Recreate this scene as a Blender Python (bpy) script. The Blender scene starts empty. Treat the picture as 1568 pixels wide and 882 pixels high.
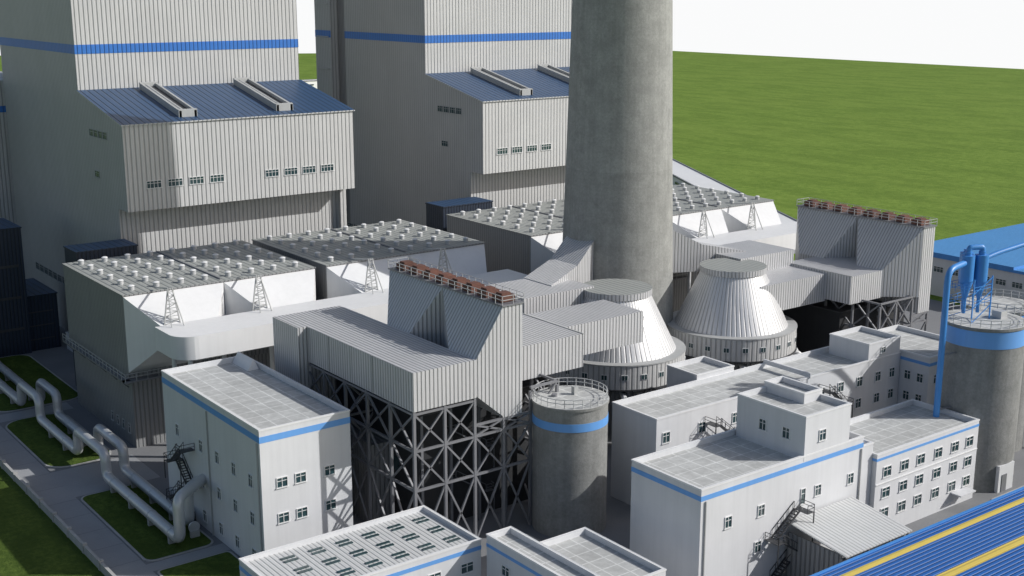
import bpy, math, random
from mathutils import Vector
random.seed(3)
S=bpy.context.scene
# ---------------------------------------------------------------- materials
def new(name):
    m=bpy.data.materials.new(name);m.use_nodes=True;nt=m.node_tree
    b=nt.nodes["Principled BSDF"];return m,nt,b
def N(nt,t,**k):
    n=nt.nodes.new(t)
    for a,v in k.items(): setattr(n,a,v)
    return n
def math_(nt,op,a,b=None,c=None):
    n=N(nt,"ShaderNodeMath",operation=op)
    for i,x in enumerate((a,b,c)):
        if x is None: continue
        if isinstance(x,(int,float)): n.inputs[i].default_value=x
        else: nt.links.new(x,n.inputs[i])
    return n.outputs[0]
def smooth(nt,x,a,b,lo=0,hi=1):
    n=N(nt,"ShaderNodeMapRange",interpolation_type='SMOOTHSTEP')
    nt.links.new(x,n.inputs[0]);n.inputs[1].default_value=a;n.inputs[2].default_value=b
    n.inputs[3].default_value=lo;n.inputs[4].default_value=hi;return n.outputs[0]
def noise(nt,vec,sc,det=4,rough=.6):
    n=N(nt,"ShaderNodeTexNoise");n.inputs["Scale"].default_value=sc;n.inputs["Detail"].default_value=det
    n.inputs["Roughness"].default_value=rough
    nt.links.new(vec,n.inputs["Vector"]);return n.outputs[0]
def mixc(nt,f,a,b,bt='MIX'):
    n=N(nt,"ShaderNodeMix",data_type='RGBA',blend_type=bt)
    if isinstance(f,(int,float)): n.inputs[0].default_value=f
    else: nt.links.new(f,n.inputs[0])
    for i,x in ((6,a),(7,b)):
        if isinstance(x,tuple): n.inputs[i].default_value=(*x[:3],1)
        else: nt.links.new(x,n.inputs[i])
    return n.outputs[2]
def pos(nt,scale=(1,1,1)):
    g=N(nt,"ShaderNodeNewGeometry");mp=N(nt,"ShaderNodeMapping");mp.inputs["Scale"].default_value=scale
    nt.links.new(g.outputs["Position"],mp.inputs[0]);return mp.outputs[0]
def sc3(c,k): return tuple(x*k for x in c)
def bumpn(nt,b,h,dist,st=1.0):
    n=N(nt,"ShaderNodeBump");n.inputs["Distance"].default_value=dist;n.inputs["Strength"].default_value=st
    nt.links.new(h,n.inputs["Height"]);nt.links.new(n.outputs[0],b.inputs["Normal"])
def grey(nt,v):
    cc=N(nt,"ShaderNodeCombineColor")
    for i in range(3): nt.links.new(v,cc.inputs[i])
    return cc.outputs[0]
def dirt(nt,col,amt=.12):
    n1=noise(nt,pos(nt),.12,5);n2=noise(nt,pos(nt,(1.2,1.2,.06)),1.0,3)
    f1=smooth(nt,n1,.35,.7,1-amt,1.0);f2=smooth(nt,n2,.3,.65,1-amt*.7,1.0)
    return mixc(nt,1.0,col,grey(nt,math_(nt,'MULTIPLY',f1,f2)),'MULTIPLY')
def rib(name,col,period=.9,dark=.7,rough=.5,metal=0.0,bump=.08,wid=.3,amt=.06):
    m,nt,b=new(name)
    uv=N(nt,"ShaderNodeUVMap");sp=N(nt,"ShaderNodeSeparateXYZ");nt.links.new(uv.outputs[0],sp.inputs[0])
    fr=math_(nt,'FRACT',math_(nt,'MULTIPLY',sp.outputs[0],1/period))
    d=math_(nt,'MULTIPLY',math_(nt,'ABSOLUTE',math_(nt,'SUBTRACT',fr,.5)),2)
    mask=smooth(nt,d,1-wid-.15,1-wid*.4)
    c=mixc(nt,mask,col,sc3(col,dark))
    nt.links.new(dirt(nt,c,amt),b.inputs["Base Color"])
    bumpn(nt,b,math_(nt,'SUBTRACT',1,mask),bump)
    b.inputs["Roughness"].default_value=rough;b.inputs["Metallic"].default_value=metal
    return m
def plain(name,col,rough=.6,metal=0.0,amt=.1,bs=0.0):
    m,nt,b=new(name)
    nt.links.new(dirt(nt,col,amt),b.inputs["Base Color"])
    b.inputs["Roughness"].default_value=rough;b.inputs["Metallic"].default_value=metal
    if bs: bumpn(nt,b,noise(nt,pos(nt),6,5),bs)
    return m
def tile(name,col,size=1.6):
    m,nt,b=new(name)
    g=N(nt,"ShaderNodeNewGeometry");sp=N(nt,"ShaderNodeSeparateXYZ");nt.links.new(g.outputs["Position"],sp.inputs[0])
    x=math_(nt,'MULTIPLY',sp.outputs[0],1/size);y=math_(nt,'MULTIPLY',sp.outputs[1],1/size)
    def e(q):
        d=math_(nt,'MULTIPLY',math_(nt,'ABSOLUTE',math_(nt,'SUBTRACT',math_(nt,'FRACT',q),.5)),2)
        return smooth(nt,d,.90,.95)
    mk=math_(nt,'MAXIMUM',e(x),e(y))
    cb=N(nt,"ShaderNodeCombineXYZ");nt.links.new(math_(nt,'FLOOR',x),cb.inputs[0]);nt.links.new(math_(nt,'FLOOR',y),cb.inputs[1])
    wn=N(nt,"ShaderNodeTexWhiteNoise");nt.links.new(cb.outputs[0],wn.inputs["Vector"])
    c=mixc(nt,wn.outputs[0],sc3(col,.87),col)
    c=mixc(nt,mk,c,sc3(col,1.26))
    c=mixc(nt,1.0,c,grey(nt,smooth(nt,noise(nt,pos(nt),.9,6,.7),.35,.7,.84,1)),'MULTIPLY')
    nt.links.new(dirt(nt,c,.14),b.inputs["Base Color"]);b.inputs["Roughness"].default_value=.85
    bumpn(nt,b,noise(nt,pos(nt),3,5),.02);return m
def concrete(name,col,amt=.3):
    m,nt,b=new(name)
    a=noise(nt,pos(nt),.35,8,.7);s=noise(nt,pos(nt,(1.5,1.5,.05)),1,5);f=noise(nt,pos(nt),2.5,6,.75)
    g=N(nt,"ShaderNodeNewGeometry");sp=N(nt,"ShaderNodeSeparateXYZ");nt.links.new(g.outputs["Position"],sp.inputs[0])
    lf=math_(nt,'FLOOR',math_(nt,'MULTIPLY',sp.outputs[2],1/20.0))
    wn=N(nt,"ShaderNodeTexWhiteNoise",noise_dimensions='1D');nt.links.new(lf,wn.inputs["W"])
    v=math_(nt,'MULTIPLY',smooth(nt,a,.3,.7,1-amt,1),smooth(nt,s,.3,.7,1-amt*.5,1))
    v=math_(nt,'MULTIPLY',v,smooth(nt,f,.3,.7,1-amt*.8,1));v=math_(nt,'MULTIPLY',v,smooth(nt,wn.outputs[0],0,1,.92,1))
    jf=math_(nt,'MULTIPLY',math_(nt,'ABSOLUTE',math_(nt,'SUBTRACT',math_(nt,'FRACT',math_(nt,'MULTIPLY',sp.outputs[2],1/2.5)),.5)),2)
    v=math_(nt,'MULTIPLY',v,smooth(nt,jf,.93,.99,1,.96))
    nt.links.new(mixc(nt,1.0,col,grey(nt,v),'MULTIPLY'),b.inputs["Base Color"])
    b.inputs["Roughness"].default_value=.9;bumpn(nt,b,f,.05);return m
def grassm(name,c1,c2,c3,s):
    m,nt,b=new(name)
    a=noise(nt,pos(nt),.02*s,6,.65);f=noise(nt,pos(nt),.5*s,6,.8);g=noise(nt,pos(nt,(1,.35,1)),.12*s,5,.7)
    c=mixc(nt,smooth(nt,f,.35,.65),c1,c2);c=mixc(nt,smooth(nt,a,.4,.65,0,.35),c,c3);c=mixc(nt,smooth(nt,g,.4,.62,0,.6),c,sc3(c1,.85))
    nt.links.new(c,b.inputs["Base Color"]);b.inputs["Roughness"].default_value=.95
    b.inputs["Specular IOR Level"].default_value=.1
    bumpn(nt,b,f,.3);return m
def asphalt(name,col):
    m,nt,b=new(name)
    f=noise(nt,pos(nt),4,6,.8);a=noise(nt,pos(nt),.15,5)
    c=mixc(nt,smooth(nt,f,.3,.7),sc3(col,.88),col);c=mixc(nt,smooth(nt,a,.4,.65,0,.5),c,sc3(col,.8))
    nt.links.new(c,b.inputs["Base Color"]);b.inputs["Roughness"].default_value=.9;bumpn(nt,b,f,.02);return m

M={}
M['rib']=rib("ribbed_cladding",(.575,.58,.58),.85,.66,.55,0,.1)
M['ribshade']=rib("ribbed_cladding_shaded_side",(.44,.445,.45),.85,.72,.55,0,.1)  # same boiler cladding, with side-wall shade darkened into its colour
M['ribd']=rib("ribbed_grey_cladding",(.29,.295,.30),.7,.66,.5,.1,.1)
M['ribduct']=rib("ribbed_duct_cladding",(.60,.605,.62),.60,.58,.45,.15,.12)
M['cone']=rib("cone_cladding",(.70,.705,.715),.85,.62,.42,.35,.06,.25,.05)
M['esproof']=rib("precipitator_roof_sheet",(.34,.355,.34),1.0,.78,.6)
M['blueroof']=rib("blue_standing_seam_roof",(.037,.084,.175),1.3,.5,.45,.1,.1,.2)
M['blueroof2']=rib("bright_blue_sheet_roof",(.012,.125,.45),.6,.6,.5,.0,.08,.3)
M['skyroof']=rib("sky_blue_sheet_roof",(.08,.30,.64),1.2,.7,.5,.0,.08,.2)
M['navy']=rib("navy_cladding",(.022,.034,.06),.7,.6,.5)
M['yellow']=rib("yellow_sheet",(.76,.58,.12),.8,.8,.5,0,.03)
M['greyroof']=rib("grey_sheet_roof",(.61,.62,.62),.6,.72,.5,0,.05)
M['lightblue']=plain("light_blue_band",(.14,.36,.76),.5,0,.06)
M['band']=rib("blue_cladding_band",(.035,.18,.58),.85,.7)
M['wall']=plain("painted_render",(.665,.675,.695),.8,0,.07,.005)
M['white']=plain("white_paint_steel",(.76,.765,.77),.5,0,.05)
M['pipe']=plain("pipe_lagging",(.62,.63,.64),.35,.3,.08)
M['steel']=plain("steelwork",(.25,.255,.275),.5,.2,.15)
M['lsteel']=plain("light_steelwork",(.45,.46,.46),.6,.1,.1)
M['dsteel']=plain("dark_steelwork",(.07,.073,.08),.5,.2,.2)
M['rail']=plain("railing_galvanised",(.5,.51,.52),.5,.2,.05)
M['dark']=plain("trestle_shade_fill",(.03,.032,.036),.8,0,.2)  # near-black colour standing in for the shade behind the trestle beams
M['rust']=plain("red_oxide",(.19,.085,.062),.75,0,.35)
M['bluepaint']=plain("blue_paint_steel",(.06,.27,.68),.4,0,.1)
M['tile']=tile("roof_tiles",(.60,.61,.60),2.2)
M['conc']=concrete("chimney_concrete",(.40,.405,.385),.24)
M['conc2']=concrete("silo_concrete",(.33,.335,.325),.26)
M['kerb']=plain("kerb_concrete",(.46,.46,.45),.9,0,.15)
M['field']=grassm("field_grass",(.125,.205,.032),(.19,.28,.052),(.20,.28,.055),.6)
M['lawn']=grassm("lawn_grass",(.055,.095,.018),(.12,.175,.036),(.09,.125,.025),2.5)
M['pad']=asphalt("yard_concrete",(.22,.225,.235))
M['road']=asphalt("road_surface",(.34,.35,.365))
m,nt,b=new("window_glass");b.inputs["Roughness"].default_value=.08
b.inputs["Specular IOR Level"].default_value=.8
nt.links.new(mixc(nt,noise(nt,pos(nt),.7,2),(.012,.03,.035),(.045,.095,.105)),b.inputs["Base Color"]);M['glass']=m
MN=list(M)

# ---------------------------------------------------------------- mesh builder
class B:
    def __init__(s,name): s.n=name;s.v=[];s.f=[];s.m=[];s.uv=[];s.sm=[]
    def face(s,pts,mat,uv=None,swap=False,smooth=False):
        pts=[Vector(p) for p in pts];i=len(s.v);s.v+=[tuple(p) for p in pts]
        s.f.append(tuple(range(i,i+len(pts))));s.m.append(mat);s.sm.append(smooth)
        if uv is None:
            n=Vector((0,0,0))
            for k in range(len(pts)):
                a=pts[k];b_=pts[(k+1)%len(pts)];n+=a.cross(b_)
            if n.length>1e-9:n.normalize()
            if abs(n.z)>.985: uv=[((p.y,p.x) if swap else (p.x,p.y)) for p in pts]
            else:
                t=Vector((0,0,1)).cross(n).normalized();w=n.cross(t)
                uv=[(p.dot(t),p.dot(w)) for p in pts]
                if swap: uv=[(q,p_) for p_,q in uv]
        s.uv+=uv
    def box(s,x0,x1,y0,y1,z0,z1,mat,top=None,bot=True,swap=False,side=None):
        if x0>x1:x0,x1=x1,x0
        if y0>y1:y0,y1=y1,y0
        F=s.face
        F([(x0,y0,z0),(x1,y0,z0),(x1,y0,z1),(x0,y0,z1)],mat)
        F([(x1,y1,z0),(x0,y1,z0),(x0,y1,z1),(x1,y1,z1)],mat)
        F([(x0,y1,z0),(x0,y0,z0),(x0,y0,z1),(x0,y1,z1)],side or mat)
        F([(x1,y0,z0),(x1,y1,z0),(x1,y1,z1),(x1,y0,z1)],side or mat)
        F([(x0,y0,z1),(x1,y0,z1),(x1,y1,z1),(x0,y1,z1)],top or mat,swap=swap)
        if bot:F([(x0,y1,z0),(x1,y1,z0),(x1,y0,z0),(x0,y0,z0)],mat)
    def hexa(s,a,b,mat,top=None):
        c=sum((Vector(p) for p in a+b),Vector())/8
        def q(pts,mm):
            pts=[Vector(p) for p in pts];n=Vector((0,0,0))
            for k in range(len(pts)): n+=pts[k].cross(pts[(k+1)%len(pts)])
            ctr=sum(pts,Vector())/len(pts)
            if n.dot(ctr-c)<0: pts=pts[::-1];n=-n
            if n.length<1e-6:return
            s.face(pts,(top if (top and n.normalized().z>.7) else mm))
        q(a,mat);q(b,mat)
        for k in range(4): q([a[k],a[(k+1)%4],b[(k+1)%4],b[k]],mat)
    def beam(s,p0,p1,w,mat):
        p0=Vector(p0);p1=Vector(p1);d=(p1-p0)
        if d.length<1e-6:return
        d.normalize();u=d.cross(Vector((0,0,1)))
        if u.length<.01:u=Vector((1,0,0))
        u.normalize();v=d.cross(u);h=w/2
        a=[p0+u*h+v*h,p0-u*h+v*h,p0-u*h-v*h,p0+u*h-v*h];b_=[p+(p1-p0) for p in a]
        s.hexa([tuple(p) for p in a],[tuple(p) for p in b_],mat)
    def cyl(s,c0,c1,r0,r1,mat,seg=32,cap=True,top=None):
        c0=Vector(c0);c1=Vector(c1);d=(c1-c0).normalized()
        if abs(d.z)>.3 and abs(d.x)+abs(d.y)<.6: u=Vector((1,0,0));v=Vector((0,1,0))
        else:
            u=d.cross(Vector((0,0,1))).normalized();v=d.cross(u)
            u,v=v,u
        R=max(r0,r1)
        for k in range(seg):
            a=2*math.pi*k/seg;b_=2*math.pi*(k+1)/seg
            pa=u*math.cos(a)+v*math.sin(a);pb=u*math.cos(b_)+v*math.sin(b_)
            s.face([c0+pa*r0,c0+pb*r0,c1+pb*r1,c1+pa*r1],mat,[(a*R,0),(b_*R,0),(b_*R,1),(a*R,1)],smooth=True)
        if cap:
            for c,r,fl in((c0,r0,1),(c1,r1,0)):
                pts=[c+(u*math.cos(2*math.pi*k/seg)+v*math.sin(2*math.pi*k/seg))*r for k in range(seg)]
                if fl:pts=pts[::-1]
                s.face(pts,(top or mat) if not fl else mat)
    def tube(s,path,r,mat,seg=14,bend=1.6):
        P=[Vector(p) for p in path];pts=[P[0]]
        for i in range(1,len(P)-1):
            a=(P[i-1]-P[i]);c=(P[i+1]-P[i]);k=min(bend,a.length*.45,c.length*.45)
            A=P[i]+a.normalized()*k;C=P[i]+c.normalized()*k
            for t in (0,.25,.5,.75,1): pts.append(A*(1-t)**2+P[i]*2*t*(1-t)+C*t*t)
        pts.append(P[-1]);rings=[];u=None
        for i,p in enumerate(pts):
            d=(pts[min(i+1,len(pts)-1)]-pts[max(i-1,0)]).normalized()
            if u is None:
                u=d.cross(Vector((0,0,1)));u=u if u.length>.1 else Vector((1,0,0))
            u=(u-d*u.dot(d)).normalized();v=d.cross(u)
            rings.append([p+(u*math.cos(2*math.pi*k/seg)+v*math.sin(2*math.pi*k/seg))*r for k in range(seg)])
        for i in range(len(rings)-1):
            for k in range(seg):
                k2=(k+1)%seg;s.face([rings[i][k],rings[i][k2],rings[i+1][k2],rings[i+1][k]],mat,[(0,0)]*4,smooth=True)
        s.face(rings[0],mat);s.face(rings[-1][::-1],mat)
    def rail(s,pts,h=1.1,w=.07,mat='rail',step=1.6,close=False):
        P=[Vector(p) for p in pts]
        if close:P.append(P[0])
        for a,b_ in zip(P,P[1:]):
            L=(b_-a).length;n=max(1,int(L/step))
            for k in range(n+1):
                p=a.lerp(b_,k/n);s.beam(p,p+Vector((0,0,h)),w,mat)
            for z in (h,h*.55): s.beam(a+Vector((0,0,z)),b_+Vector((0,0,z)),w,mat)
    def win(s,ax,pos,c,z,w=1.5,h=1.4,n=2,fr='white'):
        def bx(a0,a1,z0,z1,d,m):
            if ax=='y': s.box(a0,a1,pos-d,pos-.001,z0,z1,m)
            else: s.box(pos-d,pos-.001,a0,a1,z0,z1,m)
        a0,a1=c-w/2,c+w/2;z0,z1=z-h/2,z+h/2;t=.08
        bx(a0+t,a1-t,z0+t,z1-t,.02,'glass')
        bx(a0,a1,z1-t,z1,.12,fr);bx(a0-.1,a1+.1,z0-.02,z0+t,.18,fr)
        bx(a0,a0+t,z0+t,z1-t,.12,fr);bx(a1-t,a1,z0+t,z1-t,.12,fr)
        for k in range(1,n):
            q=a0+w*k/n;bx(q-.035,q+.035,z0+t,z1-t,.07,fr)
        bx(a0+t,a1-t,z1-t-h*.32,z1-t-h*.32+.06,.065,fr)
    def downpipe(s,ax,pos,c,z0,z1):
        if ax=='y': s.box(c-.07,c+.07,pos-.2,pos-.06,z0,z1,'lsteel')
        else: s.box(pos-.2,pos-.06,c-.07,c+.07,z0,z1,'lsteel')
    def para(s,x0,x1,y0,y1,z0,z1,wall='wall',deck='tile',ph=.7,t=.3,stripe=None,sm='lightblue',swap=False):
        F=s.face
        for p,q in (((x0,y0),(x1,y0)),((x1,y0),(x1,y1)),((x1,y1),(x0,y1)),((x0,y1),(x0,y0))):
            F([(*p,z0),(*q,z0),(*q,z1),(*p,z1)],wall)
        X0,X1,Y0,Y1=x0+t,x1-t,y0+t,y1-t;zd=z1-ph
        for p,q in (((X0,Y0),(X1,Y0)),((X1,Y0),(X1,Y1)),((X1,Y1),(X0,Y1)),((X0,Y1),(X0,Y0))):
            F([(*q,zd),(*p,zd),(*p,z1),(*q,z1)],wall)
        O=[(x0,y0),(x1,y0),(x1,y1),(x0,y1)];I=[(X0,Y0),(X1,Y0),(X1,Y1),(X0,Y1)]
        for k in range(4):
            k2=(k+1)%4;F([(*O[k],z1),(*O[k2],z1),(*I[k2],z1),(*I[k],z1)],'white')
        F([(X0,Y0,zd),(X1,Y0,zd),(X1,Y1,zd),(X0,Y1,zd)],deck,swap=swap)
        c=.06
        for a in ((x0-c,x1+c,y0-c,y0-.002),(x0-c,x1+c,y1+.002,y1+c),(x0-c,x0-.002,y0-.001,y1+.001),(x1+.002,x1+c,y0-.001,y1+.001)):
            s.box(*a,z1-.18,z1+.02,'white')
        if stripe:
            za,zb=stripe;c=.03
            for a in ((x0-c,x1+c,y0-c,y0-.003),(x0-c,x0-.003,y0-.002,y1),(x1+.003,x1+c,y0-.002,y1),(x0-c,x1+c,y1+.003,y1+c)):
                s.box(*a,za,zb,sm)
    def done(s):
        me=bpy.data.meshes.new(s.n);me.from_pydata(s.v,[],s.f)
        used=sorted(set(s.m),key=MN.index);idx={k:i for i,k in enumerate(used)}
        for k in used: me.materials.append(M[k])
        me.polygons.foreach_set("material_index",[idx[k] for k in s.m])
        me.polygons.foreach_set("use_smooth",s.sm)
        ul=me.uv_layers.new(name="UVMap");ul.data.foreach_set("uv",[c for u in s.uv for c in u])
        me.update()
        ob=bpy.data.objects.new(s.n,me);S.collection.objects.link(ob)
        if any(s.sm):
            import bmesh
            bm=bmesh.new();bm.from_mesh(me);bmesh.ops.remove_doubles(bm,verts=bm.verts,dist=.0005)
            for e in bm.edges:
                if len(e.link_faces)==2 and e.calc_face_angle(0)>.6: e.smooth=False
            bm.to_mesh(me);bm.free()
        return ob
def stairs(b,ax,pos,a0,a1,z0,z1,fh=2.2,w=1.1,mat='dsteel'):
    def P(a,d,z): return (a,pos-d,z) if ax=='y' else (pos-d,a,z)
    n=max(1,round((z1-z0)/fh));fh=(z1-z0)/n
    for k in range(n):
        d0=.1+(k%2)*(w+.1);za=z0+k*fh;zb=za+fh;A,Bq=(a0,a1) if k%2==0 else (a1,a0)
        for d in (d0,d0+w): 
            b.beam(P(A,d,za),P(Bq,d,zb),.16,mat);b.beam(P(A,d,za+1),P(Bq,d,zb+1),.07,mat)
            for j in range(5):
                t=j/4;b.beam(P(A+(Bq-A)*t,d,za+fh*t),P(A+(Bq-A)*t,d,za+fh*t+1),.05,mat)
        for j in range(10):
            t=(j+.5)/10;aa=A+(Bq-A)*t;zz=za+fh*t
            if ax=='y': b.box(aa-.13,aa+.13,pos-d0-w,pos-d0,zz-.03,zz+.03,mat)
            else: b.box(pos-d0-w,pos-d0,aa-.13,aa+.13,zz-.03,zz+.03,mat)
        sg=1 if Bq>A else -1;e=Bq+sg*1.2
        lo,hi=min(Bq,e),max(Bq,e)
        if ax=='y': b.box(lo,hi,pos-2*w-.4,pos-.05,zb-.06,zb,mat)
        else: b.box(pos-2*w-.4,pos-.05,lo,hi,zb-.06,zb,mat)
        b.rail([P(Bq,2*w+.4,zb),P(e,2*w+.4,zb),P(e,.1,zb)],1,.06,mat)
        b.beam(P(e,2*w+.4,z0 if k==n-1 else za),P(e,2*w+.4,zb),.12,mat)

# ---------------------------------------------------------------- ground
g=B("ground");g.face([(1035,-600,0),(1035,622,0),(1018,1047,0),(653,1250,0),(200,1500,0),(-500,1700,0),(-500,-600,0)],'field');g.done()
g=B("yard");g.face([(45,50,.02),(246,50,.02),(246,205,.02),(262,300,.02),(262,420,.02),(45,420,.02)],'pad');g.done()
def rrect(x0,x1,y0,y1,r,z,n=6):
    o=[]
    for cx,cy,a0 in ((x1-r,y0+r,-90),(x1-r,y1-r,0),(x0+r,y1-r,90),(x0+r,y0+r,180)):
        for k in range(n+1):
            a=math.radians(a0+90*k/n);o.append((cx+r*math.cos(a),cy+r*math.sin(a),z))
    return o
def island(x0,x1,y0,y1,r):
    b=B("grass_verge")
    o=rrect(x0,x1,y0,y1,r,.14);i=rrect(x0+.3,x1-.3,y0+.3,y1-.3,max(.2,r-.3),.14)
    n=len(o)
    for k in range(n):
        k2=(k+1)%n
        b.face([(o[k][0],o[k][1],.02),(o[k2][0],o[k2][1],.02),o[k2],o[k]],'kerb')
        b.face([o[k],o[k2],i[k2],i[k]],'kerb')
    b.face([(p[0],p[1],.17) for p in i],'lawn')
    b.done()
g=B("road");g.face([(45.8,60,.03),(50,60,.03),(50,330,.03),(45.8,330,.03)],'road')
g.face([(50.0,168.8,.03),(62.5,168.8,.03),(62.5,180.2,.03),(50.0,180.2,.03)],'road');g.face([(50,139.9,.03),(60.3,139.9,.03),(60.3,142.2,.03),(50,142.2,.03)],'road')
g.face([(50,207.5,.03),(62.5,207.5,.03),(62.5,211.5,.03),(50,211.5,.03)],'road')
for y in range(66,326,6): g.box(45.8,50,y,y+.08,.031,.036,'pad',bot=False)
g.done()
island(50.2,59.6,142.4,168.4,1.5);island(50.2,60.5,180.8,207,3.5);island(51,66,212,246,3);island(50.2,60,121.5,139.6,.8)
island(89.5,93.5,98,121,.8);island(152,170,83,90.5,.8)
g=B("boundary_wall");g.box(44.9,45.3,60,330,0,1.1,'kerb')
for k in range(46): g.box(44.8,45.4,60+k*6,60.5+k*6,0,1.35,'kerb')
g.done()
g=B("lawn");g.face([(-60,60,.02),(44.8,60,.02),(44.8,330,.02),(-60,330,.02)],'lawn');g.done()

# ---------------------------------------------------------------- boiler houses
def boiler(dx,gap):
    b=B("boiler_house");x0,x1=77.8+dx,124.2+dx;zt=104;c=.06
    yb=275 if gap else 288.5
    b.box(x0,x1,239,yb,0,zt,'rib','greyroof',side='ribshade')
    if gap:
        b.box(x0+1.5,x1,275.02,281,0,zt-2,'ribd','greyroof')
        b.box(x0-.6,x1,281.02,289,0,zt,'rib','greyroof',side='ribshade')
        b.box(x0-.6-c,x0-.605,281,289,57.9,59.6,'band')
        for z in range(10,100,8): b.box(x0-.9,x0-.605,282,288,z,z+.2,'lsteel')
    b.box(x0-c,x1+c,239-c,239-.005,57.9,59.6,'band');b.box(x0-c,x0-.005,239.0,yb,57.9,59.6,'band')
    pts=lambda x:[(x,217,31),(x,238.99,31),(x,238.99,51),(x,217,46.4)]
    A=pts(x0);C=pts(x1)
    b.face([C[0],C[1],C[2],C[3]],'ribshade');b.face([A[3],A[2],A[1],A[0]],'ribshade')
    b.face([A[0],C[0],C[3],A[3]],'rib');b.face([A[1],C[1],C[0],A[0]],'rib')
    e=.3;sl=4.6/22
    b.hexa([(x0-e,217-e,46.4-e*sl+.01),(x1+e,217-e,46.4-e*sl+.01),(x1+e,238.98,51.01),(x0-e,238.98,51.01)],
           [(x0-e,217-e,46.62-e*sl),(x1+e,217-e,46.62-e*sl),(x1+e,238.98,51.22),(x0-e,238.98,51.22)],'rib','blueroof')
    b.box(x0+.01,x1-.3,221.7,238.98,0,30.99,'rib',side='ribshade')
    b.box(x1-1.5,x1-.2,220.4,221.69,0,30.98,'rib')
    for xa in (89.3,108.8):
        xa+=dx;z=lambda y:46.6+(y-217)*sl
        for (p,q,zz) in ((xa,xa+.45,1.2),(xa+2.9,xa+3.35,1.2)):
            b.hexa([(p,219,z(219)),(q,219,z(219)),(q,237.5,z(237.5)),(p,237.5,z(237.5))],[(p,219,z(219)+zz),(q,219,z(219)+zz),(q,237.5,z(237.5)+zz),(p,237.5,z(237.5)+zz)],'lsteel')
        b.hexa([(xa+.5,219.3,z(219.3)),(xa+2.85,219.3,z(219.3)),(xa+2.85,237.3,z(237.3)),(xa+.5,237.3,z(237.3))],[(xa+.5,219.3,z(219.3)+.6),(xa+2.85,219.3,z(219.3)+.6),(xa+2.85,237.3,z(237.3)+.6),(xa+.5,237.3,z(237.3)+.6)],'dsteel')
        b.cyl((xa+1.0,219.5,z(219.5)+.75),(xa+1.0,237.0,z(237)+.75),.42,.42,'lsteel',12)
        for y in (219,237.2):
            b.hexa([(xa-.1,y,z(y)),(xa+3.45,y,z(y)),(xa+3.45,y+.5,z(y+.5)),(xa-.1,y+.5,z(y+.5))],[(xa-.1,y,z(y)+1.35),(xa+3.45,y,z(y)+1.35),(xa+3.45,y+.5,z(y+.5)+1.35),(xa-.1,y+.5,z(y+.5)+1.35)],'lsteel')
    for xc in (82.9,86.9,91,95,106.2,110.2,114.1,118.1):
        b.win('y',217,xc+dx,35.6,2.8,1.4,4)
    for yc in (226,228.4,230.8,233.2): b.win('x',x0,yc,43.8,2.1,1.4,3,'lsteel')
    b.win('x',x0,231.6,36.2,2.6,1.3,3,'lsteel')
    for yc in range(254,276,3): b.win('x',x0,yc,11,2.6,1.6,3,'lsteel')
    return b.done()
boiler(0,False);boiler(78,True)
def shed(x0,x1,y0,y1,z1,z0=0):
    b=B("navy_plant_shed");b.box(x0,x1,y0,y1,z0,z1,'navy','blueroof')
    b.box(x0-.15,x1+.15,y0-.15,y1+.15,z1,z1+.25,'navy','blueroof')
    for k in range(3): b.box(x0+1,x1-1,y0-.08,y0-.002,z0+(z1-z0)*(.2+.25*k),z0+(z1-z0)*(.22+.25*k),'dsteel')
    b.done()
shed(46,67,246,258,25);shed(58,73,247,262.5,11);shed(67,77.7,213.5,220,25.5);shed(143,155.6,213.5,220,25.5)
b=B("coal_bunker_building");b.box(60,87.0,292,330,0,50,'rib','greyroof');b.box(59.95,87.02,291.9,330,43,44.4,'band')
b.rail([(60,292,50),(87,292,50)],1.2);b.done()
b=B("switch_room");b.para(73.5,77.7,240,245,0,3.4);b.win('y',240,75.5,2,1,1,2);b.done()

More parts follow.
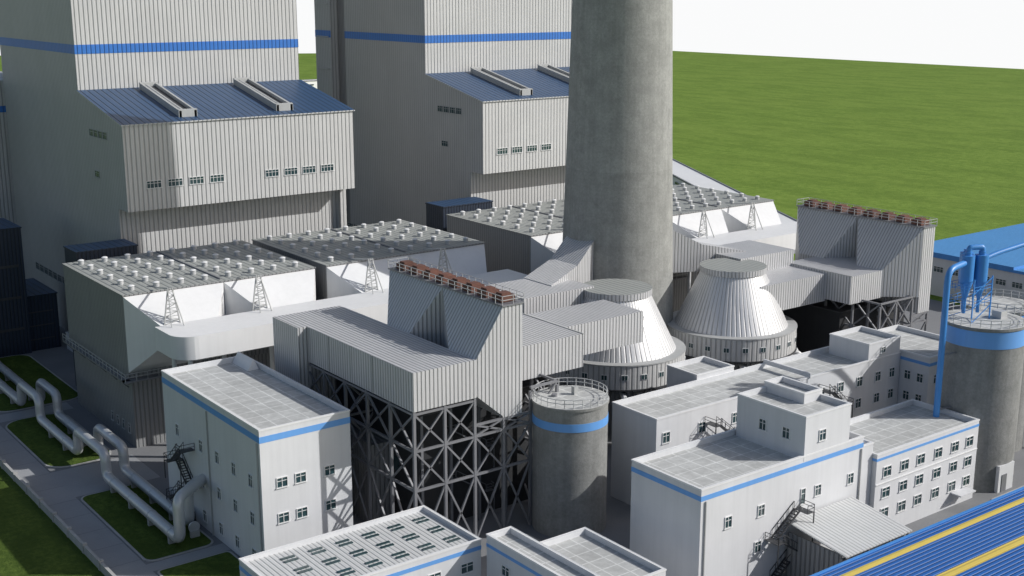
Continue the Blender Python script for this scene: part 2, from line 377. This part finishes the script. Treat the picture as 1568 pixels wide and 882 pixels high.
# ---------------------------------------------------------------- electrostatic precipitators
def esp(a,w):
    b=B("electrostatic_precipitator");x0,x1=a,a+w;zt=24.6
    b.box(x0,x1,182,210,11.6,zt,'ribd','esproof')
    b.box(x0+.6,x1-.6,182.5,210,0,11.58,'ribd')
    b.box(x0-.12,x1+.12,181.85,210.1,zt,zt+.2,'ribd','esproof')
    for i in range(8):
        for j in range(6):
            x=x0+2.3+i*(w-4.6)/7;y=184.6+j*4.6
            b.cyl((x,y,zt+.2),(x,y,zt+.85),.48,.48,'rail',12)
            b.cyl((x,y,zt+.85),(x,y,zt+1.0),.56,.3,'white',12)
    b.box(x0+w/2-.15,x0+w/2+.15,183,209.5,zt+.2,zt+.4,'steel')
    h=w/2
    for k in range(2):
        p,q=x0+k*h+.03,x0+(k+1)*h-.03
        A=[(p,181.98,12.5),(q,181.98,12.5),(q,181.98,24.5),(p,181.98,24.5)]
        C=[(p+3.4,175.9,17.6),(q-3.8,175.9,17.6),(q-3.8,175.9,20.6),(p+3.4,175.9,20.6)]
        b.hexa(A,C,'white')
        xm=x0+(5.2,19.6)[k];y=176.2
        for s_ in (-1,1):
            b.beam((xm+s_*.35,y,26.3),(xm+s_*1.25,y,20.7),.18,'lsteel')
            b.beam((xm+s_*.3,y+.2,26.3),(xm+s_*1.0,y-2.2,20.8),.14,'lsteel')
        T=9
        for t in range(T):
            t0=t/T;t1=(t+1)/T;w0=.35+.9*t0;w1=.35+.9*t1;za=26.3-5.6*t0;zb=26.3-5.6*t1
            sg=1 if t%2 else -1
            b.beam((xm-sg*w0,y,za),(xm+sg*w1,y,zb),.1,'lsteel');b.beam((xm-w1,y,zb),(xm+w1,y,zb),.1,'lsteel')
        b.beam((xm,176.2,26.2),(xm,182.4,25.2),.2,'lsteel')
    b.box(x0-1.1,x0-.02,181,210,11.3,11.55,'steel')
    b.rail([(x0-1.05,210,11.55),(x0-1.05,180.6,11.55),(x0+6,180.6,11.55)],1.2,.08)
    b.box(x0-1.1,x0+6,180.5,181.97,11.3,11.55,'steel')
    for y in range(184,210,5): b.beam((x0-1,y,11.3),(x0+.55,y,9.6),.15,'steel')
    for x in (185,187.5,190,192.5): b.win('x',x0+.6,x,2.6,.9,1.6,1,'rail')
    b.done()
for a in (63.5,98.2,141.5,176.2): esp(a,32.6)
def outlet(dx):
    b=B("outlet_flue_duct")
    x0,x1,y0,y1,z0,z1=65.8+dx,131.5+dx,167.2,175.85,17.3,20.8
    r=3.2;prof=[(x1,y0),(x1,y1),(x0,y1)]
    for k in range(9):
        a=math.radians(180+90*k/8);prof.append((x0+r+r*math.cos(a),y0+r+r*math.sin(a)))
    n=len(prof)
    for k in range(n):
        p,q=prof[k],prof[(k+1)%n];b.face([(*q,z1),(*p,z1),(*p,z0),(*q,z0)][::-1],'white',smooth=(3<=k<n-2))
    b.face([(*p,z1) for p in prof],'white');b.face([(*p,z0) for p in prof][::-1],'white')
    for x in range(int(x0)+3,int(x1),8):
        for y in (168.4,174.6):
            b.cyl((x,y,0),(x,y,z0),.35,.35,'white',12)
        b.beam((x,168.4,z0-.3),(x,174.6,z0-.3),.4,'white')
    b.done()
outlet(0);outlet(78)

# ---------------------------------------------------------------- flue gas units
CX=144.5
class Frame:
    def __init__(s,sx,ox,oy,oz,k): s.sx=sx;s.ox=ox;s.oy=oy;s.oz=oz;s.k=k
    def p(s,x,y,z): return (s.ox+s.sx*(x-96.4)*s.k, s.oy+(y-130)*s.k, max(0,s.oz-(28.6-z)*s.k) if z>0.01 else 0)
def unit(two):
    # heater unit 1 is slightly smaller and stands further forward; unit 2 is the mirrored layout
    fr=Frame(1,91.0,122.7,30.9,.944) if not two else Frame(-1,192.6,130,28.6,1.0)
    def bx(b,x0,x1,y0,y1,z0,z1,mat,top=None):
        a=fr.p(x0,y0,z0);c=fr.p(x1,y1,z1);b.box(a[0],c[0],a[1],c[1],a[2],c[2],mat,top)
    def hx(b,A,C,m): b.hexa([fr.p(*p) for p in A],[fr.p(*p) for p in C],m)
    if not two:
        b=B("raised_flue_duct")
        bx(b,82,92,130,163.6,16.7,22,'ribduct');bx(b,80.5,92,158.5,166.5,0,22.01,'ribduct')
        for y in range(134,160,6): bx(b,81.93,81.99,y,y+.2,16.7,22,'lsteel')
        b.done()
    b=B("gas_heater_block")
    bx(b,96.4,99.7,130,158.7,13,28.6,'ribduct')
    for (ya,yb,sa,sb,s2a,s2b) in ((130,144.3,130,136.5,134.01,139.5),(144.32,158.7,146.5,152.5,147,153)):
        if not two: hx(b,[(92.01,sa,16.9),(92.01,sb,16.9),(92.01,sb,22),(92.01,sa,22)],[(96.39,ya,13.2),(96.39,yb,13.2),(96.39,yb,28.5),(96.39,ya,28.5)],'ribduct')
        else: hx(b,[(105.5,s2a,16.2),(105.5,s2b,16.2),(105.5,s2b,21),(105.5,s2a,21)],[(99.71,ya,16),(99.71,yb,16),(99.71,yb,28.5),(99.71,ya,28.5)],'ribduct')
    for k in range(8):
        y=131.0+k*3.5
        bx(b,96.9,99.2,y,y+2.1,28.85,29.7,'rust');bx(b,97.3,98.8,y+.4,y+1.7,29.7,30.0,'rust')
        q=fr.p(98,y+2.6,28.6);b.cyl(q,(q[0],q[1],q[2]+.9),.16,.16,'steel',8)
    bx(b,96.2,99.9,129.8,158.9,28.602,28.8,'steel')
    b.rail([fr.p(96.25,129.85,28.8),fr.p(99.85,129.85,28.8),fr.p(99.85,158.85,28.8),fr.p(96.25,158.85,28.8)],1.15,.07,'rail',1.5,True)
    b.done()
    b=B("absorber_inlet_duct")
    bx(b,99.72,114,134,149,16,21,'ribduct');bx(b,114.01,131,139.5,149,15.6,20.6,'ribduct')
    bx(b,113.8,113.999,133.9,149,20.98,21.1,'lsteel')
    b.done()
    mx=(lambda x:x) if not two else (lambda x:2*CX-x)
    b=B("chimney_inlet_duct")
    b.box(mx(113.5),mx(127.5),147.5,158.4,20.0,23.6,'ribduct')
    hx2=lambda A,C: b.hexa([(mx(p[0]),p[1],p[2]) for p in A],[(mx(p[0]),p[1],p[2]) for p in C],'ribduct')
    hx2([(122,151.5,20.1),(122,158.6,20.1),(122,158.6,23.7),(122,151.5,23.7)],[(130,154.5,20.5),(130,161.5,20.5),(130,161.5,25.4),(130,154.5,25.4)])
    hx2([(130,154.5,20.5),(130,161.5,20.5),(130,161.5,25.4),(130,154.5,25.4)],[(136.6,157.5,20.5),(136.6,164.5,20.5),(136.6,164.5,29.0),(136.6,157.5,29.0)])
    b.done()
    b=B("absorber_tower");cx,cy=mx(131),146;zb=9.6 if not two else 9.2
    b.cyl((cx,cy,0),(cx,cy,zb),8.4,8.4,'ribd',48)
    b.cyl((cx,cy,zb),(cx,cy,zb+3.7),11.3,11.3,'rib',64,True,'ribduct')
    b.cyl((cx,cy,zb+3.7),(cx,cy,zb+3.9),11.4,11.4,'lsteel',64)
    b.cyl((cx,cy,zb+3.9),(cx,cy,22.3),9.8,5.5,'cone',64)
    b.cyl((cx,cy,22.3),(cx,cy,23.3),5.75,5.75,'ribduct',48,True,'esproof')
    b.cyl((cx,cy,zb-.2),(cx,cy,zb),11.5,11.5,'dsteel',64)
    for k in range(11):
        a=math.radians(188+k*16);R=11.3
        c=Vector((cx+R*math.cos(a),cy+R*math.sin(a),zb+1.9));t=Vector((-math.sin(a),math.cos(a),0));n=Vector((math.cos(a),math.sin(a),0));u=Vector((0,0,1))
        def pl(w,h,d,m):
            A=[c-t*w-u*h-n*.1,c+t*w-u*h-n*.1,c+t*w+u*h-n*.1,c-t*w+u*h-n*.1]
            b.hexa([tuple(p) for p in A],[tuple(p+n*(d+.1)) for p in A],m)
        pl(.5,.45,.06,'white');pl(.42,.37,.09,'glass');pl(.03,.37,.11,'white')
    for k in range(12):
        a=math.radians(180+k*16+8);d=Vector((math.cos(a),math.sin(a),0));p=Vector((cx,cy,zb-1.3))
        b.tube([p+d*7,p+d*12.3,p+d*12.3+Vector((0,0,-(zb-1.4)))],.45,'white',10,1)
    for k in range(10):
        a=math.radians(180+k*20);b.cyl((cx+10.6*math.cos(a),cy+10.6*math.sin(a),0),(cx+10.6*math.cos(a),cy+10.6*math.sin(a),zb-.2),.25,.25,'steel',8)
    b.done()
    # trestle
    b=B("steel_trestle")
    xs=[82.2,87,91.8,96.6,101.3,106];ys=[130.2,136,142,148,154,160];zs=[0,5.7,11.2,16.3]
    if two: xs=[96.6,101.3,106,110.5]
    for i,x in enumerate(xs):
        for j,y in enumerate(ys):
            top=12.9 if x==96.6 else (16.6 if x<95 else 15.8)
            b.beam(fr.p(x,y,0),fr.p(x,y,top),.36,'steel')
    def brace(p,q,z0,z1,w=.23):
        b.beam(fr.p(*p,z0),fr.p(*q,z1),w,'steel');b.beam(fr.p(*q,z0),fr.p(*p,z1),w,'steel');b.beam(fr.p(*p,z1),fr.p(*q,z1),w+.06,'steel')
    for i in range(len(xs)-1):
        for (za,zb_) in zip(zs,zs[1:]):
            if 96.6 in (xs[i],xs[i+1]) and zb_>16: zb_=12.8
            for y in ((130.2,148) if not two else (130.2,142,154)): brace((xs[i],y),(xs[i+1],y),za,zb_)
    for j in range(5):
        for (za,zb_) in zip(zs,zs[1:]):
            for x in ((82.2,106) if not two else (101.3,110.5)): brace((x,ys[j]),(x,ys[j+1]),za,zb_)
    b.done()
    b=B("pump_house_and_shade_fill")  # grey house under the duct, plus dark boxes that paint the trestle shade
    if not two:
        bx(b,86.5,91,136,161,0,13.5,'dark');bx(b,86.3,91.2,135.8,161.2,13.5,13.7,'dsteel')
        for k in range(4):bx(b,86.42,86.499,141+5*k,143+5*k,4,6,'glass')
        bx(b,83.2,86.3,143,160,0,8,'ribd')
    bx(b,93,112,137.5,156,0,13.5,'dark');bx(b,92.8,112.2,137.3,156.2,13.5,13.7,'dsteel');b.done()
unit(False);unit(True)
b=B("trestle_stair_tower");stairs(b,'y',131.5,88,93,.1,13,3.2,1.0,'steel');b.done()

b=B("chimney")
prof=[(0,10.5),(20,9.85),(45,9.05),(68,8.4),(100,7.7),(150,6.8),(176,6.6)]
for (z0,r0),(z1,r1) in zip(prof,prof[1:]): b.cyl((CX,161,z0),(CX,161,z1),r0,r1,'conc',96,False)
b.cyl((CX,161,176),(CX,161,177),7.0,7.0,'conc',64)
b.done()

# ---------------------------------------------------------------- silos
def silo(cx,cy,r,h,sa,sb):
    b=B("concrete_silo")
    b.cyl((cx,cy,0),(cx,cy,h),r,r,'conc2',72,True,'tile')
    b.cyl((cx,cy,sa),(cx,cy,sb),r+.05,r+.05,'lightblue',72)
    b.cyl((cx,cy,h-.25),(cx,cy,h+.12),r+.15,r+.15,'conc2',72,True,'tile')
    n=26;pts=[(cx+(r-.1)*math.cos(2*math.pi*k/n),cy+(r-.1)*math.sin(2*math.pi*k/n),h+.12) for k in range(n)]
    b.rail(pts,1.15,.08,'rail',1.3,True)
    return b
b=silo(100,120,4.95,17.7,14.7,15.8);b.box(101.0,101.6,120.4,121,17.8,18.9,'lsteel');b.cyl((98.6,121.6,17.8),(98.6,121.6,18.15),.4,.4,'steel',14)
b.done()
b=silo(157.4,97.1,5.7,24,21.2,23.6);b.box(155.3,159,91.3,93.2,0,4,'wall');b.box(156.0,157.2,91.2,91.29,0,2.6,'steel')
b.box(159,160.5,95.5,97,24.1,25.2,'rail');b.done()
b=silo(172.5,104,5.2,22.5,20,22);b.done()
b=B("dust_cyclone")
for (x,y) in ((154.9,98.9),(156.9,98.0),(156.6,100.2)):
    b.cyl((x,y,29.6),(x,y,33.4),.95,.95,'bluepaint',24);b.cyl((x,y,27.0),(x,y,29.6),.25,.95,'bluepaint',24);b.cyl((x,y,33.4),(x,y,33.9),.5,.5,'bluepaint',16)
    b.cyl((x,y,25.0),(x,y,27.0),.25,.25,'bluepaint',12)
for x in (153.7,158.1):
    for y in (96.8,101.2): 
        b.beam((x,y,24.1),(x,y,30.4),.15,'bluepaint')
for z in (26.2,28.2):
    b.rail([(153.7,96.8,z),(158.1,96.8,z),(158.1,101.2,z),(153.7,101.2,z)],1.0,.06,'bluepaint',1.2,True)
for z0,z1 in ((24.1,26.2),(26.2,28.2),(28.2,30.2)):
    b.beam((153.7,96.8,z0),(158.1,96.8,z1),.1,'bluepaint');b.beam((153.7,101.2,z0),(153.7,96.8,z1),.1,'bluepaint')
b.tube([(155,98.9,33.7),(155,98.9,34.5),(156.9,98.0,34.5),(156.9,98.0,33.7)],.4,'bluepaint',12,.5)
b.done()
b=B("blue_conveying_pipe");b.tube([(149,98,0),(149,98,32.2),(154.3,98.9,32.4)],.45,'bluepaint',16,1.8)
b.beam((149,98,12),(152,97.5,12),.2,'steel');b.beam((149,98,20),(152,97.5,20),.2,'steel');b.done()
b=B("blue_conveying_pipe");b.tube([(157.6,98.2,32.6),(160,97.8,33.2),(168,96,34.6),(173,95,34.4),(180,95,28),(180,95,0)],.35,'bluepaint',14,2);b.done()

# ---------------------------------------------------------------- white buildings
b=B("office_building")
b.para(60.4,72.7,130,160,0,19,stripe=(17.3,18.1))
for y in (147.7,142.6,137.7,132.9,155.5):
    for z in (11.7,6.8,1.9): b.win('x',60.4,y,z,1.2,1.7,2)
for x in (63.1,65.6,69.6):
    for z in (11.8,7.2,2.4): b.win('y',130,x,z,1.5,1.35,2)
b.hexa([(70.6,154.5,18.31),(72.3,154.5,18.31),(72.3,159.6,18.31),(70.6,159.6,18.31)],[(71.5,154.6,19.8),(71.6,154.6,19.8),(71.6,159.5,19.8),(71.5,159.5,19.8)],'white')
stairs(b,'x',60.4,151,154.2,.1,10.5,2.6,.9)
b.downpipe('x',60.4,130.6,0,17.2);b.downpipe('x',60.4,145.2,0,17.2)
b.done()

b=B("workshop_building")
b.para(96.9,125.9,92.9,104.6,0,14.7,stripe=(13.2,13.8))
b.para(114.4,122.9,92.87,104,13.9,19.7)
b.para(119.5,122.95,97.5,104.1,13.9,20.4)
b.para(125.92,128.4,93.2,104,0,13.2)
for x in (101.5,107.1,117.4,123.7): b.win('y',92.9,x,9.5,1.2,1.5,2)
for x in (106.8,123.9,117.2): b.win('y',92.9,x,4.9,1.2,1.5,2)
b.win('y',92.87,117.6,16.7,1.3,1.5,2)
for y in (95.8,99.6): b.win('x',114.4,y,16.8,1.2,1.5,2)
b.win('y',92.9,114.6,9.4,.9,2.1,1);stairs(b,'y',92.9,109.2,113,.1,8.2,2.7,.9)
b.downpipe('y',92.9,97.6,0,13.1);b.downpipe('y',92.9,125.5,0,13.1)
b.done()
b=B("administration_building")
b.para(128.45,151,92.5,103.4,0,11.7,stripe=(10.7,11.05))
for x in (130.7,134.4,137.9,141.8,145.6,149.0):
    for z in (8.9,6.0,3.1): b.win('y',92.5,x,z,1.7,1.5,2)
b.box(145.5,149,90.8,92.49,2.0,2.2,'wall')
b.box(128.5,151,92.38,92.49,7.35,7.5,'white')
b.done()
b=B("long_process_building")
b.para(110.7,163.5,114.8,123.7,0,14)
b.para(127.2,135,123.72,130,0,14.8)
b.para(155.5,163.3,114.9,122.5,13.3,16.6)
for x in (112.5,119.3,126,133): b.win('y',114.8,x,11,1.4,1.6,2)
for x in (140,144.5,149,153.5,158,161.5):
    for z in (11,7.5): b.win('y',114.8,x,z,1.4,1.6,2)
b.win('y',114.9,159,15.1,1.2,1.0,2)
stairs(b,'y',114.8,121,124.6,.1,11.5,2.8,.9);stairs(b,'y',114.8,145,148.2,.1,11.5,2.8,.9)
b.box(141.5,141.8,114.6,123.7,13.9,14.6,'wall')
b.done()
b=B("grey_annex_building")
b.para(163.6,176,109.5,124.5,0,14.3,'wall',stripe=(12.8,13.3))
for y in (111,113.3):
    for z in (10.6,7.2): b.win('x',163.6,y,z,1.2,1.5,2)
for x in (165.5,168.5,171.5): b.win('y',109.5,x,10.5,1.3,1.5,2)
b.done()
b=B("warehouse_with_skylights")
b.para(53,77.5,108.8,120.8,0,8.2,'wall','greyroof',.5,.3,(6.9,7.4))
for i in range(6):
    for j in range(3):
        x=57+i*3.5;y=111+j*3.3
        for q in (0,.85): b.box(x,x+1.7,y+q,y+q+.38,7.701,7.82,'glass')
for x in (57,62,67,71,75.5): b.win('y',108.8,x,5.2,1.8,1.3,2)
b.done()
b=B("low_tile_roof_building")
b.para(77.52,81.0,92,107.7,0,9.2,stripe=(7.7,8.1))
b.para(81.02,88.3,89.5,103,0,8.8,stripe=(7.4,7.8))
b.win('x',77.52,104,6,1.5,1.3,2);b.win('x',77.52,100,6,1.5,1.3,2)
b.done()
b=B("low_link_building");b.para(70.5,76.2,121.2,122.4,0,4.6);b.win('y',121.2,75,2.6);b.box(66,70.4,124,124.3,0,4,'wall');b.done()
b=B("lean_to_canopy")
b.hexa([(111.5,92.6,6.9),(124,92.6,6.9),(124,83.5,5.6),(111.5,83.5,5.6)],[(111.5,92.6,7.05),(124,92.6,7.05),(124,83.5,5.75),(111.5,83.5,5.75)],'greyroof','greyroof')
for x in (112,116,120,123.5): b.beam((x,83.8,0),(x,83.8,5.6),.25,'steel')
b.box(111.7,123.8,84.2,84.4,0,5.2,'ribd')
b.box(111.7,111.9,84.4,92.5,0,5.6,'ribd');b.done()
b=B("blue_roofed_hall")
b.box(98,185,58,78,0,8.5,'wall')
Y=[78.4,76.9,76.0,70.7,69.5,64,63,58]
for k in range(7):
    b.box(97.6,185.4,Y[k+1],Y[k]-.01,8.52,9.0+(.02 if k%2 else 0),'yellow' if k%2 else 'blueroof2',None,True,True)
b.box(97.5,185.5,78.4,78.7,8.4,9.1,'bluepaint')
b.done()
b=B("blue_roofed_warehouse")
b.box(250,340,120,176,0,9,'wall');b.box(249.6,340.4,119.6,148,9.01,9.6,'bluepaint','skyroof');b.box(249.6,340.4,148.01,176.4,9.01,10.2,'bluepaint','skyroof')
for y in range(123,175,4): b.win('x',250,y,6.3,2.6,1.4,3)
b.done()
b=B("grey_workshop");b.para(205,240,100,126,0,11,stripe=(9.6,10.2))
for y in range(103,125,4): b.win('x',205,y,7,1.5,1.5,2)
b.done()

# ---------------------------------------------------------------- pipes
def pipeline(x,ys,end):
    b=B("overground_pipeline")
    p=[(x,330,1.5)]
    for (ya,yb) in ys: p+=[(x,ya,1.5),(x,ya,5),(x,yb,5),(x,yb,1.5)]
    p+=end;b.tube(p,.72,'pipe',20,1.3)
    for y in range(146,300,7):
        if any(yb-1.5<y<ya+1.5 for ya,yb in ys): continue
        b.box(x-.6,x+.6,y-.25,y+.25,0,1,'kerb')
        b.tube([(x,y,1.5),(x,y+.2,1.5)],.77,'pipe',20)
    b.done()
pipeline(55.1,[(211,201),(182.2,170.2)],[(55.1,143.4,1.5),(55.1,143.4,7.2),(60.3,147.5,7.2)])
pipeline(58.1,[(210.5,201.5),(182,171.2)],[(58.1,147.6,1.5),(58.1,147.6,6.2),(60.3,149.5,6.2)])

# ---------------------------------------------------------------- conveyors
def gallery(p,q,w,h):
    b=B("conveyor_gallery");p=Vector(p);q=Vector(q);d=(q-p).normalized();n=Vector((-d.y,d.x,0))*w/2
    A=[p-n,p+n,p+n+Vector((0,0,h)),p-n+Vector((0,0,h))];C=[q-n,q+n,q+n+Vector((0,0,h)),q-n+Vector((0,0,h))]
    b.hexa([tuple(a) for a in A],[tuple(a) for a in C],'white')
    u=Vector((0,0,h));b.beam(p-n+u,q-n+u,.5,'steel');b.beam(p+n+u,q+n+u,.5,'steel')
    L=(q-p).length
    for k in range(int(L/14)):
        c=p+d*(7+14*k)
        for s_ in (-1,1): b.beam(c+n*s_,Vector((c.x+n.x*s_*1.3,c.y+n.y*s_*1.3,0)),.6,'steel')
        for sg in (-1,1):
            c2=c+n*1.005*sg+Vector((0,0,h*.55));b.beam(c2,c2+d*9,.7,'glass')
    b.done()
gallery((335,378,8),(243,200,5.5),10,4.2)
gallery((240,640,14),(470,690,10),8,5);gallery((230,560,12),(450,620,8),7,4);gallery((230,480,9),(400,540,7),6,3.5)

# ---------------------------------------------------------------- light & sky
el=math.radians(33);ax,ay=.781,-.625
sd=Vector((ax*math.cos(el),ay*math.cos(el),math.sin(el)))
ld=bpy.data.lights.new("sun",'SUN');ld.energy=3.8;ld.angle=math.radians(.5);ld.color=(1,.982,.95)
lo=bpy.data.objects.new("sun",ld);lo.rotation_euler=(-sd).to_track_quat('-Z','Y').to_euler();lo.location=(200,0,200);S.collection.objects.link(lo)
w=bpy.data.worlds.new("World");S.world=w;w.use_nodes=True;nt=w.node_tree
bg=nt.nodes["Background"];sky=N(nt,"ShaderNodeTexSky",sky_type='NISHITA');sky.sun_disc=False
sky.sun_elevation=el;sky.sun_rotation=math.atan2(ax,ay);sky.air_density=1.0;sky.dust_density=2.5;sky.ozone_density=.6
nt.links.new(sky.outputs[0],bg.inputs[0]);bg.inputs[1].default_value=.09
b2=N(nt,"ShaderNodeBackground");b2.inputs[0].default_value=(.96,.965,.97,1);b2.inputs[1].default_value=1.0
tc=N(nt,"ShaderNodeTexCoord");sp=N(nt,"ShaderNodeSeparateXYZ");nt.links.new(tc.outputs["Generated"],sp.inputs[0])
mx_=N(nt,"ShaderNodeMixShader");nt.links.new(smooth(nt,sp.outputs[2],.01,.07),mx_.inputs[0]);nt.links.new(b2.outputs[0],mx_.inputs[1]);nt.links.new(bg.outputs[0],mx_.inputs[2])
nt.links.new(mx_.outputs[0],nt.nodes["World Output"].inputs[0])

cd=bpy.data.cameras.new("camera");cd.sensor_width=36;cd.lens=1916/1568*36;cd.clip_end=5000;cd.clip_start=.5
co=bpy.data.objects.new("camera",cd);co.location=(0,0,70)
hd=math.radians(53);th=math.radians(13.5)
fw=Vector((math.cos(hd)*math.cos(th),math.sin(hd)*math.cos(th),-math.sin(th)))
co.rotation_euler=fw.to_track_quat('-Z','Y').to_euler();S.collection.objects.link(co);S.camera=co
S.view_settings.view_transform='Standard';S.view_settings.look='None';S.view_settings.exposure=0
